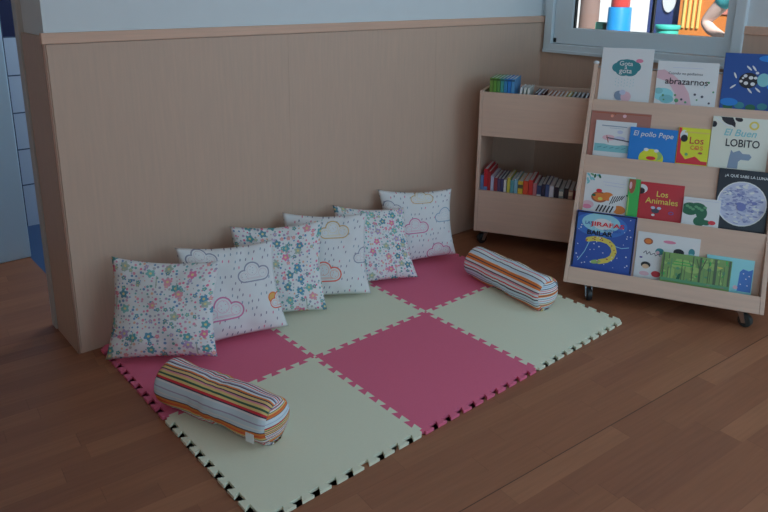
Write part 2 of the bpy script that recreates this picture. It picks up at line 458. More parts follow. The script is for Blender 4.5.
def cushion(BL, BR, TL, TR, m, label, puff=0.050, seed=0, flip=False):
    rnd = random.Random(seed)
    BL, BR, TL, TR = map(Vector, (BL, BR, TL, TR))
    base = (BL + BR) / 2; base.z = TT
    N = 40
    nrm = ((BR - BL).cross(TL - BL)).normalized()         # towards the viewer
    bm = bmesh.new(); uvl = bm.loops.layers.uv.new('UVMap')
    ph = [rnd.uniform(0, 6.28) for _ in range(8)]
    def pt(u, v, side):
        # pinch the seams in between the four corners (less along the seat)
        pu = 0.105 * (1 - abs(v) ** 1.9); pv = 0.100 * (1 - abs(u) ** 1.9)
        if v < 0: pv *= 0.45
        uu, vv = u * (1 - pu), v * (1 - pv)
        # the corners are soft ears that flop outwards a little
        P = BL * (1 - uu) * (1 - vv) / 4 + BR * (1 + uu) * (1 - vv) / 4 + TL * (1 - uu) * (1 + vv) / 4 + TR * (1 + uu) * (1 + vv) / 4
        f = max(0.0, (1 - u ** 4) * (1 - v ** 4))
        t = puff * (f ** 0.50) * (0.72 + 0.28 * (1 - u * u) * (1 - v * v)) * (1 + 0.10 * -v)
        w = 0.0026 * f * (math.sin(7 * u + 3 * v + ph[0]) + math.sin(-4 * u + 8 * v + ph[1]) + 0.6 * math.sin(14 * u * v + ph[2]))
        # little gathers running in from the corners and seams
        e = max(abs(u), abs(v)) ** 3 * f ** 0.5
        w += 0.0045 * e * math.sin(16 * (u - v * 0.6) + ph[3]) + 0.003 * e * math.sin(18 * (v + u * 0.5) + ph[4])
        return P + nrm * ((t + w) * (side if side > 0 else -0.9))
    grids = []
    for side in (1, -1):
        g = [[bm.verts.new(pt(-1 + 2 * i / N, -1 + 2 * j / N, side) - base) for j in range(N + 1)] for i in range(N + 1)]
        grids.append(g)
        for i in range(N):
            for j in range(N):
                q = [(i, j), (i + 1, j), (i + 1, j + 1), (i, j + 1)]
                if side < 0: q = q[::-1]
                f = bm.faces.new([g[a][b] for a, b in q])
                for l, (a, b) in zip(f.loops, q):
                    l[uvl].uv = ((a / N) + (0 if side > 0 else 3), (b / N))
                f.smooth = True
    bmesh.ops.remove_doubles(bm, verts=bm.verts[:], dist=1e-5)
    lowest = min(v.co.z for v in bm.verts)
    for v in bm.verts:
        if v.co.z < 0.0: v.co.z = 0.0003
    me = bpy.data.meshes.new('cushion'); bm.to_mesh(me); bm.free(); me.materials.append(m)
    o = bpy.data.objects.new('cushion', me); COL.objects.link(o); o.location = base
    tag(o, label, 'cushion', 'square cushions along the wall')
    return o
#CUSHIONS#
cushion((-0.034, -0.1337, 0.0277), (0.2969, -0.3919, 0.0348), (0.0539, -0.0491, 0.3983), (0.3736, -0.3085, 0.3811),
        M_floral[0], 'leftmost cushion, white with small flowers, leaning at the wall by its free end', seed=1)
cushion((0.2486, -0.2496, 0.022), (0.6437, -0.3517, 0.0297), (0.2751, -0.1198, 0.4013), (0.6549, -0.2298, 0.3757),
        M_cloud[0], 'second cushion from the left, pale with rain clouds, on the pink tile edge', seed=2)
cushion((0.5088, -0.1444, 0.022), (0.8641, -0.322, 0.0234), (0.5593, -0.0409, 0.4022), (0.9195, -0.2209, 0.4035),
        M_floral[1], 'third cushion from the left, with small flowers, between two cloud cushions', seed=3)
cushion((0.7771, -0.1225, 0.022), (1.1144, -0.3247, 0.026), (0.8342, -0.0247, 0.4027), (1.1639, -0.2294, 0.3863),
        M_cloud[1], 'fourth cushion from the left, pale with rain clouds and an orange sun', seed=4)
cushion((1.0533, -0.1678, 0.022), (1.4125, -0.3272, 0.0255), (1.1068, -0.0424, 0.3872), (1.4265, -0.2012, 0.3491),
        M_floral[2], 'fifth cushion from the left, with small flowers, partly behind a cloud cushion', seed=5)
cushion((1.3807, -0.1209, 0.022), (1.7442, -0.268, 0.0426), (1.4091, -0.019, 0.4022), (1.7807, -0.1835, 0.3762),
        M_cloud[2], 'rightmost cushion, pale with rain clouds, nearest the low bookcase', seed=6)
#END

# ------------------------------------------------------------------ bolsters
def stripe_material(name, off, rep=2.0, far=False):
    m, p, tc = start(name, 0.9, 0.15)
    ux, uy, _ = separate(tc.outputs['UV'])
    Wt, LB, R, O, Y, G, N_, GY, PK = D(172, 178, 190), D(132, 156, 192), D(142, 44, 54), D(180, 92, 50), D(172, 140, 98), D(44, 74, 60), D(50, 46, 62), D(112, 118, 142), D(160, 106, 116)
    seq = [LB, GY, LB, Wt, LB, N_, O, R, O, Y, N_, Wt, PK, N_, Wt, R, Wt, GY, N_, Wt, O, N_, Y, N_, PK, Y, G, Y, R, N_, Wt]
    wid = [2, .5, 1.6, .5, 1.2, .5, 1.5, .4, .9, 1.1, .5, 1.0, .7, .5, .8, .5, .8, .6, .5, .8, .7, .5, 1.0, .5, .6, .9, .8, .9, .9, .5, .8]
    if far:
        seq = [Wt, N_, LB, Wt, O, N_, O, Wt, N_, PK, Wt, R, Wt, N_, LB, GY, LB, N_, Wt, O, PK, N_, Y, Wt, N_, Wt, LB, R]
        wid = [1.4, .4, 1.0, .6, .9, .4, .8, .9, .4, .6, .8, .5, .8, .5, 1.2, .4, 1.0, .4, .9, .9, .5, .4, .8, .7, .5, .7, 1.0, .4]
    tot = sum(wid); acc = 0; st = []
    for c, w in zip(seq, wid): st.append((acc / tot, c)); acc += w
    f = (uy * rep + off).fract()
    col = ramp(f, st)
    X.nt.links.new(col, p.inputs['Base Color'])
    return m
def bolster(x, y, yaw, L, r, m, label, seed, tagged, capk=0.36, capo=0.0):
    rnd = random.Random(seed)
    root = empty('bolster', M=Matrix.Translation((x, y, TT)) @ Matrix.Rotation(yaw, 4, 'Z'))
    tag(root, label, 'bolster cushion', 'striped bolsters on the mat')
    bm = bmesh.new(); uvl = bm.loops.layers.uv.new('UVMap')
    NA, NL = 56, 36; ph = [rnd.uniform(0, 6.28) for _ in range(6)]
    def rad(s, a):
        e = abs(s)
        k = 1.0 - 0.16 * max(0, (e - 0.90) / 0.10) ** 2.2
        w = 0.0022 * (math.sin(9 * s + 2 * a + ph[0]) + math.sin(5 * s - 3 * a + ph[1])) + 0.0018 * math.sin(30 * s + ph[2]) * math.exp(-((s + 0.05) / 0.35) ** 2)
        return r * k + w
    rings = []
    ss = [-1 + 2 * i / NL for i in range(NL + 1)]
    ss = [-1, -0.99, -0.97, -0.94] + [-.9 + 1.8 * i / 28 for i in range(29)] + [0.94, 0.97, 0.99, 1]
    for s in ss:
        row = []
        for k in range(NA):
            a = 2 * PI * k / NA; R_ = rad(s, a)
            z = r + R_ * math.sin(a); yy = R_ * math.cos(a)
            if z < 0.012: z = 0.0005 + max(0, z) * 0.3
            row.append(bm.verts.new((s * L / 2, yy, z)))
        rings.append(row)
    for i in range(len(ss) - 1):
        for k in range(NA):
            k2 = (k + 1) % NA
            f = bm.faces.new((rings[i][k], rings[i + 1][k], rings[i + 1][k2], rings[i][k2])); f.smooth = True
            for l, (ii, kk) in zip(f.loops, ((i, k), (i + 1, k), (i + 1, k + 1), (i, k + 1))):
                l[uvl].uv = (ss[ii], kk / NA)
    me = bpy.data.meshes.new('cover'); bmesh.ops.recalc_face_normals(bm, faces=bm.faces[:]); bm.to_mesh(me); bm.free(); me.materials.append(m)
    o = bpy.data.objects.new('cover', me); COL.objects.link(o); o.parent = root
    # round end panels, slightly domed, with the stripes running across them
    for sgn in (-1, 1):
        bm = bmesh.new(); uvl = bm.loops.layers.uv.new('UVMap'); RN = 8
        R0 = r * 0.84
        gr = []
        for q in range(RN + 1):
            rr = R0 * q / RN; dome = 0.018 * (1 - (q / RN) ** 2)
            gr.append([bm.verts.new((sgn * (L / 2 + dome - 0.0005), rr * math.cos(2 * PI * k / NA), max(0.001, r + rr * math.sin(2 * PI * k / NA)))) for k in range(NA)] if q else [bm.verts.new((sgn * (L / 2 + dome), 0, r))])
        fs = []
        for k in range(NA):
            k2 = (k + 1) % NA
            fs.append(bm.faces.new((gr[0][0], gr[1][k], gr[1][k2])))
            for q in range(1, RN): fs.append(bm.faces.new((gr[q][k], gr[q + 1][k], gr[q + 1][k2], gr[q][k2])))
        for f in fs:
            f.smooth = True
            for l in f.loops: l[uvl].uv = (l.vert.co.y, capk * l.vert.co.z / r + capo)
        bmesh.ops.recalc_face_normals(bm, faces=bm.faces[:])
        me = bpy.data.meshes.new('end_panel'); bm.to_mesh(me); bm.free(); me.materials.append(m)
        e = bpy.data.objects.new('end_panel', me); COL.objects.link(e); e.parent = root
    if tagged:
        a = math.radians(-162 + 0); 
        t = MB().box(-0.0011, 0.0011, -0.016, 0.016, -0.030, 0.002)
        t.bm.transform(Matrix.Translation((L / 2 - 0.05, -r * 1.0, r * 0.76)) @ Matrix.Rotation(math.radians(90), 4, 'Z'))
        ct = tag(t.build('care_tag', mat('white_satin_tag', D(182, 190, 200), 0.5), root), 'white care tag')
        k = MB().box(0.0012, 0.0016, -0.006, 0.006, -0.018, -0.008)
        k.bm.transform(Matrix.Translation((L / 2 - 0.05, -r * 1.0, r * 0.76)) @ Matrix.Rotation(math.radians(90), 4, 'Z'))
        k.build('print', mat('grey_print', D(120, 124, 150), 0.6), ct)
    return root
bolster(0.136, -0.722, -1.2229, 0.472, 0.0755, stripe_material('striped_fabric', 0.024, 2.35), 'striped bolster with a white tag, lying across the front left tiles', 3, True)
bolster(1.653, -0.695, -1.6669, 0.482, 0.0765, stripe_material('striped_fabric_far', 0.44, 2.0, True), 'striped bolster at the right end of the mat, beside the display rack', 5, False)

# ------------------------------------------------------------------ casters
M_blackplastic = mat('black_caster_plastic', (0.02, 0.022, 0.025), 0.4)
M_steel = mat('zinc_plate', (0.55, 0.56, 0.58), 0.28, metal=1.0)
def caster(parent, x, y, top, ang, wheel_mat=None):
    c = MB().box(-0.026, 0.026, -0.026, 0.026, top - 0.004, top - 0.0005).cyl((0, 0, top - 0.012), (0, 0, top - 0.003), 0.014)
    for s in (-1, 1): c.prism([(-0.014, top - 0.011), (0.014, top - 0.011), (0.028, 0.022), (0.012, 0.018)], 1, s * 0.014 - 0.0015, s * 0.014 + 0.0015)
    c.bm.transform(Matrix.Translation((x, y, 0)) @ Matrix.Rotation(ang, 4, 'Z'))
    co_ = c.build('caster', M_steel, parent, True)
    w = MB().cyl((0.020, -0.0115, 0.0305), (0.020, 0.0115, 0.0305), 0.030, n=28, bev=0.004)
    w.bm.transform(Matrix.Translation((x, y, 0)) @ Matrix.Rotation(ang, 4, 'Z'))
    w.build('wheel', wheel_mat or M_blackplastic, co_, True)

# ------------------------------------------------------------------ display rack (front-facing picture books)
RA = Vector((1.8156, -0.8834, 0.0)); RT = Vector((math.cos(-1.1157), math.sin(-1.1157), 0)); RB = Vector((-RT.y, RT.x, 0))
RL, RK, PB = 0.8325, 0.4908, 0.018
RZ = [0.1475, 0.3885, 0.6334, 0.8839]
RD = [RK * (z - 0.08) for z in RZ]
rackM = Matrix(((RT.x, RB.x, 0, RA.x), (RT.y, RB.y, 0, RA.y), (0, 0, 1, 0), (0, 0, 0, 1)))
rack = empty('display_rack', M=rackM)
tag(rack, 'pale wood display rack on casters with four sloping tiers of picture books', 'book rack')
DEP = 0.50
prof = [(0, 0.08), (DEP, 0.08), (DEP, 1.045), (RK * 0.965, 1.045)]
for x0 in (0.0, RL - PB):
    MB().prism(prof, 0, x0, x0 + PB, 0.002).build('side_panel', M_shelf, rack)
TIERS = []
for j in range(4):
    B = Vector((RD[j] + 0.045, RZ[j] - 0.055))
    T = Vector((RD[j + 1], RZ[j + 1])) if j < 3 else None
    if T is None:
        e = TIERS[2][2]; T = B + e * 0.20
    e = (T - B).normalized()
    TIERS.append((B, T, e))
def slab(p0, p1, th, name, x0=PB, x1=RL - PB, m=M_shelf):
    e = (p1 - p0).normalized(); n = Vector((e.y, -e.x))           # to the back
    pts = [p0, p1, p1 + n * th, p0 + n * th]
    return MB().prism([tuple(p) for p in pts], 0, x0 + 0.0004, x1 - 0.0004, 0.0012).build(name, m, rack)
slab(Vector((0.001, 0.0805)), Vector((RD[0], RZ[0])), 0.012, 'lip_board')
for j, (B, T, e) in enumerate(TIERS):
    slab(B - e * 0.012, T, 0.012, 'display_board')
    if j == 0: f = 0.02
    else: f = TIERS[j - 1][0].x + (RZ[j] - 0.055 - TIERS[j - 1][0].y) * TIERS[j - 1][2].x / TIERS[j - 1][2].y + 0.0135
    MB().box(PB + .0004, RL - PB - .0004, f, B.x - 0.001, B.y - 0.012, B.y).build('tray', M_shelf, rack)
MB().box(PB + .0004, RL - PB - .0004, 0.012, DEP, 0.0805, 0.0915).build('base_board', M_shelf, rack)
MB().box(PB + .0004, RL - PB - .0004, DEP - 0.012, DEP - .0005, 0.0925, 1.00).build('back_panel', M_shelf, rack)
for x0 in (0.009, RL - 0.009):
    MB().ball((x0, RK * 0.965 + 0.012, 1.049), 0.016, (0.9, 1.1, 0.6)).build('corner_cap', mat('white_plastic_cap', (0.92, 0.92, 0.92), 0.08, 1.0), rack, True)
MB().cyl((PB, RK * 0.965 + 0.03, 1.028), (RL - PB, RK * 0.965 + 0.03, 1.028), 0.004, n=12).build('top_rod', M_steel, rack, True)
for x, y, a, wm in ((0.110, 0.040, -1.2, None), (RL - 0.078, 0.045, -0.6, mat('grey_green_wheel', (0.05, 0.065, 0.065), 0.4)), (0.075, DEP - 0.05, 0.5, None), (RL - 0.06, DEP - 0.05, 0.4, None)):
    caster(rack, x, y, 0.08, a, wm)

# ---- picture books
M_pages = mat('book_pages', D(168, 172, 172), 0.8)
class Art:
    """flat print on a cover: layered shapes in cover units (x 0..1 across, z 0..1 up the visible part)"""
    def __init__(s, w, z0, h): s.w, s.z0, s.h = w, z0, h; s.polys = []; s.mats = []; s.n = 0
    def add(s, pts, m):
        P = [(x * s.w, s.z0 + z * (s.h - s.z0)) for x, z in pts]
        e = 0.0015
        for ax, lim, sg in ((0, e, 1), (0, s.w - e, -1), (1, e, 1), (1, s.h - e, -1)):
            Q = []
            for i in range(len(P)):
                a, b = P[i - 1], P[i]; ia, ib = sg * (a[ax] - lim) >= 0, sg * (b[ax] - lim) >= 0
                if ia != ib:
                    t = (lim - a[ax]) / (b[ax] - a[ax]); Q.append((a[0] + t * (b[0] - a[0]), a[1] + t * (b[1] - a[1])))
                if ib: Q.append(b)
            P = Q
            if len(P) < 3: return s
        if m not in s.mats: s.mats.append(m)
        s.polys.append((P, s.mats.index(m))); return s
    def rect(s, x0, x1, z0, z1, m): return s.add([(x0, z0), (x1, z0), (x1, z1), (x0, z1)], m)
    def asp(s): return s.w / (s.h - s.z0)
    def disc(s, x, z, rx, m, rz=None, rot=0, a0=0, a1=2 * PI):
        rz = rx * s.asp() if rz is None else rz
        n = 28; pts = []
        for k in range(n + (1 if a1 - a0 < 6.2 else 0)):
            t = a0 + (a1 - a0) * k / n; px, pz = rx * math.cos(t), rz * math.sin(t) / s.asp()
            pts.append((x + px * math.cos(rot) - pz * math.sin(rot), z + (px * math.sin(rot) + pz * math.cos(rot)) * s.asp()))
        return s.add(pts, m)
    def line(s, pts, wd, m):
        for (xa, za), (xb, zb) in zip(pts[:-1], pts[1:]):
            dx, dz = (xb - xa), (zb - za) / s.asp(); l = math.hypot(dx, dz) or 1
            nx, nz = -dz / l * wd / 2, dx / l * wd / 2 * s.asp()
            s.add([(xa + nx, za + nz), (xa - nx, za - nz), (xb - nx, zb - nz), (xb + nx, zb + nz)], m)
        return s
    def build(s, name, y, parent):
        bm = bmesh.new(); ep = min(0.00006, 0.0022 / max(1, len(s.polys)))
        for k, (P, mi) in enumerate(s.polys):
            yy = y - ep * (k + 1)
            f = bm.faces.new([bm.verts.new((x, yy, z)) for x, z in P]); f.material_index = mi
            f.normal_update()
            if f.normal.y > 0: f.normal_flip()
        bmesh.ops.triangulate(bm, faces=bm.faces[:])
        me = bpy.data.meshes.new(name); bm.to_mesh(me); bm.free()
        for m in s.mats: me.materials.append(m)
        o = bpy.data.objects.new(name, me); COL.objects.link(o); o.parent = parent
        s.top = y - ep * (len(s.polys) + 2)
        return o
def P(name, *c): return mat('ink_' + name, D(*c), 0.35, 0.5)
K = dict(white=P('white', 172, 184, 190), ice=P('ice', 150, 172, 184), pale=P('pale', 158, 174, 178), teal=P('teal', 34, 96, 108), pink=P('pink', 176, 96, 122), rose=P('rose', 158, 132, 146),
         black=P('black', 18, 20, 28), ink=P('ink', 44, 50, 66), sky=P('sky', 96, 156, 192), aqua=P('aqua', 84, 140, 152), blue=P('blue', 22, 92, 160), navy=P('navy', 32, 62, 130), deep=P('deep', 20, 56, 116),
         yellow=P('yellow', 186, 162, 40), red=P('red', 150, 32, 44), darkred=P('darkred', 128, 34, 44), gold=P('gold', 186, 148, 70), green=P('green', 40, 132, 66), dgreen=P('dgreen', 20, 72, 52), leaf=P('leaf', 60, 112, 84),
         lgreen=P('lgreen', 104, 140, 84), mgreen=P('mgreen', 82, 120, 72), bark=P('bark', 52, 74, 56), orange=P('orange', 170, 92, 44), brown=P('brown', 110, 66, 50), skin=P('skin', 176, 136, 116), grey=P('grey', 96, 116, 136),
         slate=P('slate', 86, 108, 132), cream=P('cream', 160, 168, 160), tan=P('tan', 150, 112, 100), rust=P('rust', 112, 82, 78), moon=P('moon', 128, 144, 168), moond=P('moond', 86, 100, 140), moonl=P('moonl', 154, 166, 182),
         moonm=P('moonm', 106, 122, 154), moonv=P('moonv', 72, 86, 138), violet=P('violet', 70, 64, 120), black2=P('black2', 12, 16, 26), royal=P('royal', 40, 84, 150), glow=P('glow', 98, 150, 192))
GROUPB = 'picture books on the display rack'
def book(j, s0, w, h, th, off, cover, label, art=None, titles=(), edge=None):
    B, T, e = TIERS[j]
    bk = Vector((RB.x * e.y, RB.y * e.y, -e.x)); upv = Vector((RB.x * e.x, RB.y * e.x, e.y))
    o = RA + RT * s0 + RB * B.x + Vector((0, 0, B.y)) + upv * 0.001 - bk * (off + 0.0006)
    M = Matrix(((RT.x, bk.x, upv.x, o.x), (RT.y, bk.y, upv.y, o.y), (RT.z, bk.z, upv.z, o.z), (0, 0, 0, 1)))
    root = empty('picture_book', M=M); tag(root, label, 'book', GROUPB)
    ct = 0.0016
    cv = MB().box(0, w, -th, -th + ct, 0, h, 0.0006).box(0, w, -ct, 0, 0, h, 0.0006).box(0, ct, -th + ct, -ct, 0, h)
    cv.build('cover', cover, root)
    MB().box(ct, w - 0.003, -th + ct, -ct, 0.003, h - 0.003).build('page_block', edge or M_pages, root)
    z0 = 0.045
    A = Art(w, z0, h)
    y = -th - 0.0001
    if art: art(A); A.build('cover_art', y, root); y = A.top
    for tx in titles:
        s, m, wd, x, z = tx[:5]; kw = tx[5] if len(tx) > 5 else {}
        kw = dict(kw)
        if 'height' in kw: kw['height'] *= (h - z0)
        text_mesh(s, 'cover_title', m, root, wd * w, x * w, z0 + z * (h - z0), y - 0.0002, **kw)
    return root

# top tier
def art(A):
    for dx, dz, r in ((-.16, 0, .12), (0, .03, .17), (.15, .02, .13), (-.06, -.04, .15), (.08, -.04, .15), (-.08, .05, .13), (.08, .06, .12)): A.disc(.50 + dx, .63 + dz, r, K['teal'], r * 0.78)
    A.disc(.74, .77, .07, K['pink'], .036)
    for i in range(7):
        for k in range(3): A.line([(.32 + i * .058, .43 - k * .06 - (i % 2) * .02), (.32 + i * .058, .405 - k * .06 - (i % 2) * .02)], .006, K['aqua'])
    A.disc(.42, .10, .10, K['slate'], .09); A.disc(.55, .08, .10, K['rose'], .10); A.disc(.48, .16, .06, K['moon'], .05)
book(3, 0.033, 0.236, 0.300, 0.010, 0, K['pale'], 'pale book with a dark teal cloud shape on its cover, tallest on the top tier', art,
     [('Gota', K['white'], .26, .49, .71, dict(bold=.012)), ('a', K['white'], .05, .49, .63, dict(bold=.01)), ('gota', K['white'], .25, .49, .55, dict(bold=.012))])
def art(A):
    A.add([(0, .78), (.12, .80), (.30, .66), (.46, .48), (.56, .28), (.62, 0), (.36, 0), (.34, .25), (.20, .52), (0, .60)], K['rose'])
    A.disc(.14, .22, .17, K['sky'], .15); A.disc(.20, .12, .12, K['aqua'], .10); A.disc(.06, .3, .07, K['aqua'], .07)
    for x, z, r in ((.34, .22, .02), (.37, .1, .035), (.45, .13, .02), (.52, .07, .02), (.66, .26, .02), (.78, .22, .022), (.86, .55, .02), (.95, .34, .016), (.7, .14, .015), (.9, .08, .018), (.14, .2, .02), (.16, .1, .015)):
        A.disc(x, z, r, K['leaf'] if int(x * 100) % 3 else K['ink'])
    A.line([(.25, .86), (.75, .86)], .006, K['moon']); A.line([(.80, .42), (.80, .50)], .006, K['aqua'])
book(3, 0.292, 0.265, 0.248, 0.010, 0, K['pale'], 'pale book titled abrazarnos with a pink band, in the middle of the top tier', art,
     [('Cuando no podíamos', K['ink'], .56, .47, .72), ('abrazarnos', K['black'], .70, .50, .545, dict(bold=.006))])
def art(A):
    for i in range(5): A.disc(.15 + .2 * i, .04 + .03 * (i % 2), .09, K['teal'] if i % 2 else K['dgreen'], .06)
    A.disc(.80, .92, .2, K['blue'], .06); A.disc(.16, .12, .16, K['blue'], .07); A.disc(.88, .55, .12, K['blue'], .2)
    # plain stand-in for the picture: a loose patch of pale and dark spots
    for x, z, rx, rz, rt_, c in ((.46, .52, .17, .14, .2, 'black'), (.72, .54, .11, .12, 0, 'aqua')):
        A.disc(x, z, rx, K[c], rz, rt_)
    for x, z, r in ((.40, .60, .035), (.50, .57, .04), (.58, .57, .032), (.42, .47, .04), (.54, .46, .04), (.33, .50, .03), (.36, .56, .022), (.60, .66, .03)): A.disc(x, z, r, K['white'], r * .8)
    for x, z, a in ((.45, .74, 2.4), (.54, .74, 2.2), (.22, .60, 2.0), (.20, .40, .7), (.50, .34, 2.3), (.64, .36, 2.4)):
        A.disc(x, z, .065, K['moonl'], .016, a)
book(3, 0.5755, 0.232, 0.300, 0.010, 0, K['deep'], 'deep blue book with white and black spots, right end of the top tier', art)
# third tier
def art(A):
    for i in range(26):
        x, z = random.uniform(.03, .97), random.uniform(.0, .97)
        if .16 < x < .95 and z < .74: continue
        A.disc(x, z, random.uniform(.015, .04), K[random.choice(['tan', 'brown', 'orange', 'rust', 'rose'])])
    A.rect(.02, .98, .955, .975, K['brown'])
book(2, 0.021, 0.272, 0.258, 0.008, 0, K['rust'], 'dusty pink-brown book half hidden behind a pale seascape book', art)
def art(A):
    A.rect(0.02, .98, .12, .34, K['aqua']); A.rect(.02, .98, .0, .12, K['pale'])
    A.disc(.5, .40, .30, K['white'], .09); A.disc(.36, .52, .16, K['rose'], .08); A.disc(.62, .52, .14, K['moon'], .06)
    A.line([(.30, .52), (.72, .47), (.92, .44)], .03, K['ink']); A.line([(.30, .58), (.36, .38)], .02, K['brown']); A.disc(.62, .70, .07, K['moon'], .05)
    A.line([(.16, .86), (.78, .85)], .025, K['grey']); A.line([(.35, .80), (.70, .80)], .008, K['grey'])
    for i in range(6): A.line([(.10 + i * .15, .22), (.20 + i * .15, .26)], .012, K['teal'])
book(2, 0.047, 0.185, 0.213, 0.006, 0.009, K['ice'], 'small pale book with a teal sea picture, in front of the pink-brown one', art)
def art(A):
    A.disc(.50, .05, .26, K['yellow'], .30); A.disc(.58, .15, .15, K['lgreen'], .16); A.disc(.46, .12, .18, K['yellow'], .22)
    A.disc(.5, .06, .10, K['red'], .06)
    A.disc(.385, .32, .05, K['white'], .05); A.disc(.60, .30, .05, K['white'], .05)
book(2, 0.207, 0.208, 0.193, 0.012, 0.0165, K['blue'], 'bright blue book titled El pollo Pepe with a yellow round shape', art,
     [('El pollo Pepe', K['white'], .84, .50, .78, dict(bold=.008, shear=.15, rot=-.02))])
def art(A):
    A.add([(0, 0), (1, 0), (1, .10), (.8, .10), (.6, .22), (.3, .12), (.12, .3), (.1, 1), (0, 1)], K['red'])
    A.disc(.18, .78, .12, K['white'], .15); A.disc(.20, .70, .11, K['black'], .10)
    A.disc(.75, .32, .07, K['brown'], .03); A.disc(.32, .26, .05, K['leaf'], .04); A.disc(.60, .44, .06, K['orange'], .03)
    A.rect(.2, .98, .86, .90, K['gold'])
book(2, 0.4175, 0.134, 0.211, 0.012, 0, K['yellow'], 'yellow book with a red border titled Los, beside the bright blue book', art,
     [('Los', K['darkred'], .44, .60, .66, dict(bold=.006)), ('cos', K['orange'], .40, .62, .46, dict(bold=.004))])
def art(A):
    A.add([(.0, 1.0), (.12, 1), (.30, .86), (.40, .80), (.40, .88), (.34, 1.0), (.05, 1.0)], K['black']); A.disc(.27, .93, .13, K['black'], .07, -.5); A.line([(.04, .98), (.22, .84), (.36, .82)], .018, K['white'])
    A.disc(.03, .84, .05, K['black'], .06); A.disc(.45, .965, .07, K['black'], .045, -.3)
    A.disc(.72, .86, .085, K['gold'], .085); A.disc(.72, .86, .05, K['cream'], .05)
    A.add([(.34, 0), (.36, .22), (.38, .36), (.42, .31), (.52, .36), (.58, .30), (.70, .30), (.74, .25), (.70, .18), (.56, .18), (.52, .14), (.52, 0)], K['slate'])
book(2, 0.5545, 0.235, 0.275, 0.010, 0, K['cream'], 'cream book titled El Buen Lobito with black stripes in its corner', art,
     [('El Buen', K['aqua'], .56, .50, .70, dict(bold=.008, shear=.25)), ('LOBITO', K['black'], .58, .56, .50, dict(bold=.012, height=.15))])
# second tier
def art(A):
    for x, z in ((.05, .95), (.12, .97), (.18, .93), (.25, .96), (.10, .86), (.04, .82), (.15, .85), (.28, .93), (.06, .75)): A.disc(x, z, .045, K[random.choice(['leaf', 'dgreen', 'aqua'])], .028, random.uniform(0, 3))
    A.disc(.10, .16, .12, K['rose'], .10); A.disc(.08, .10, .10, K['pink'], .06)
    for x, z, r, c in ((.32, .38, .17, 'brown'), (.32, .38, .13, 'orange'), (.48, .42, .13, 'orange'), (.34, .34, .05, 'gold'), (.74, .10, .13, 'orange'), (.30, .55, .06, 'red'), (.20, .42, .04, 'dgreen')): A.disc(x, z, r, K[c], r * .85)
    A.disc(.66, .36, .14, K['moonl'], .13); A.disc(.58, .15, .10, K['moonl'], .14)
    for i in range(6): A.line([(.54 + i * .045, .22 + .03 * i), (.60 + i * .045, .44 + .01 * i)], .018, K['black'])
    for i in range(5): A.line([(.28 + i * .07, .0), (.34 + i * .07, .18)], .028, K['black'])
    A.line([(.36, .80), (.84, .78)], .008, K['moon']); A.line([(.40, .72), (.78, .70)], .008, K['moon'])
    A.disc(.90, .50, .05, K['dgreen'], .03)
book(1, 0.036, 0.222, 0.223, 0.008, 0, K['ice'], 'white picture book with an orange lion and a zebra, leftmost on the second tier', art)
def art(A):
    A.rect(0, .60, 0, .70, K['green']); A.rect(.05, .16, .0, .66, K['lgreen']); A.disc(.3, .70, .28, K['green'], .28)
    A.disc(.30, .86, .30, K['brown'], .26); A.disc(.18, .82, .12, K['rose'], .1)
book(1, 0.232, 0.050, 0.216, 0.006, 0.0115, K['green'], 'narrow green tab book with a brown head, between the zebra book and the red one', art)
def art(A):
    A.disc(.04, .80, .13, K['white'], .13); A.disc(.02, .74, .09, K['black'], .09)
    for x, z, r, c in ((.40, .22, .09, 'ink'), (.34, .30, .05, 'moon'), (.48, .30, .05, 'moon'), (.36, .10, .04, 'white'), (.76, .20, .06, 'violet'), (.76, .20, .035, 'darkred')): A.disc(x, z, r, K[c], r * .8)
    A.line([(.05, .94), (.98, .94)], .006, K['red'])
book(1, 0.2835, 0.188, 0.209, 0.014, 0, K['darkred'], 'red book titled Los Animales in gold letters', art,
     [('Los', K['gold'], .26, .52, .70, dict(bold=.01)), ('Animales', K['gold'], .74, .52, .50, dict(bold=.008))])
def art(A):
    A.disc(.20, .56, .24, K['dgreen'], .24); A.disc(.40, .60, .24, K['dgreen'], .22); A.disc(.52, .44, .15, K['dgreen'], .24); A.disc(.48, .12, .16, K['dgreen'], .18); A.disc(.66, .10, .12, K['dgreen'], .10)
    A.disc(.16, .18, .16, K['white'], .14)
    for i in range(7): A.disc(.12 + i * .08, .66 - .05 * (i % 3), .05, K['leaf'], .05)
    A.disc(.82, .12, .10, K['red'], .08)
    A.line([(.06, .90), (.95, .92)], .01, K['moon'])
book(1, 0.4725, 0.152, 0.163, 0.016, 0.0125, K['white'], 'small white book with a dark green arched shape and a red dot', art)
def art(A):
    A.disc(.50, .43, .478, K['moonl']); A.disc(.5, .43, .455, K['moon'])
    for i in range(240):
        a, r = random.uniform(0, 6.28), .42 * math.sqrt(random.random())
        A.disc(.5 + r * math.cos(a), .43 + r * math.sin(a) * A.asp(), random.uniform(.02, .06), K[random.choice(['moond', 'moon', 'moon', 'moonm', 'moonm', 'moonl'] if r > .25 else ['moond', 'moon', 'moonm', 'moonm', 'moonv'])], random.uniform(.008, .022), random.uniform(-.4, .4))
    A.disc(.5, .38, .09, K['moonv'], .07); A.disc(.74, .46, .05, K['moonv'], .03)
book(1, 0.603, 0.208, 0.308, 0.010, 0, K['black2'], 'black book with a big pale moon, right end of the second tier', art,
     [('¿A QUÉ SABE LA LUNA?', K['white'], .84, .54, .89, dict(bold=.01))])
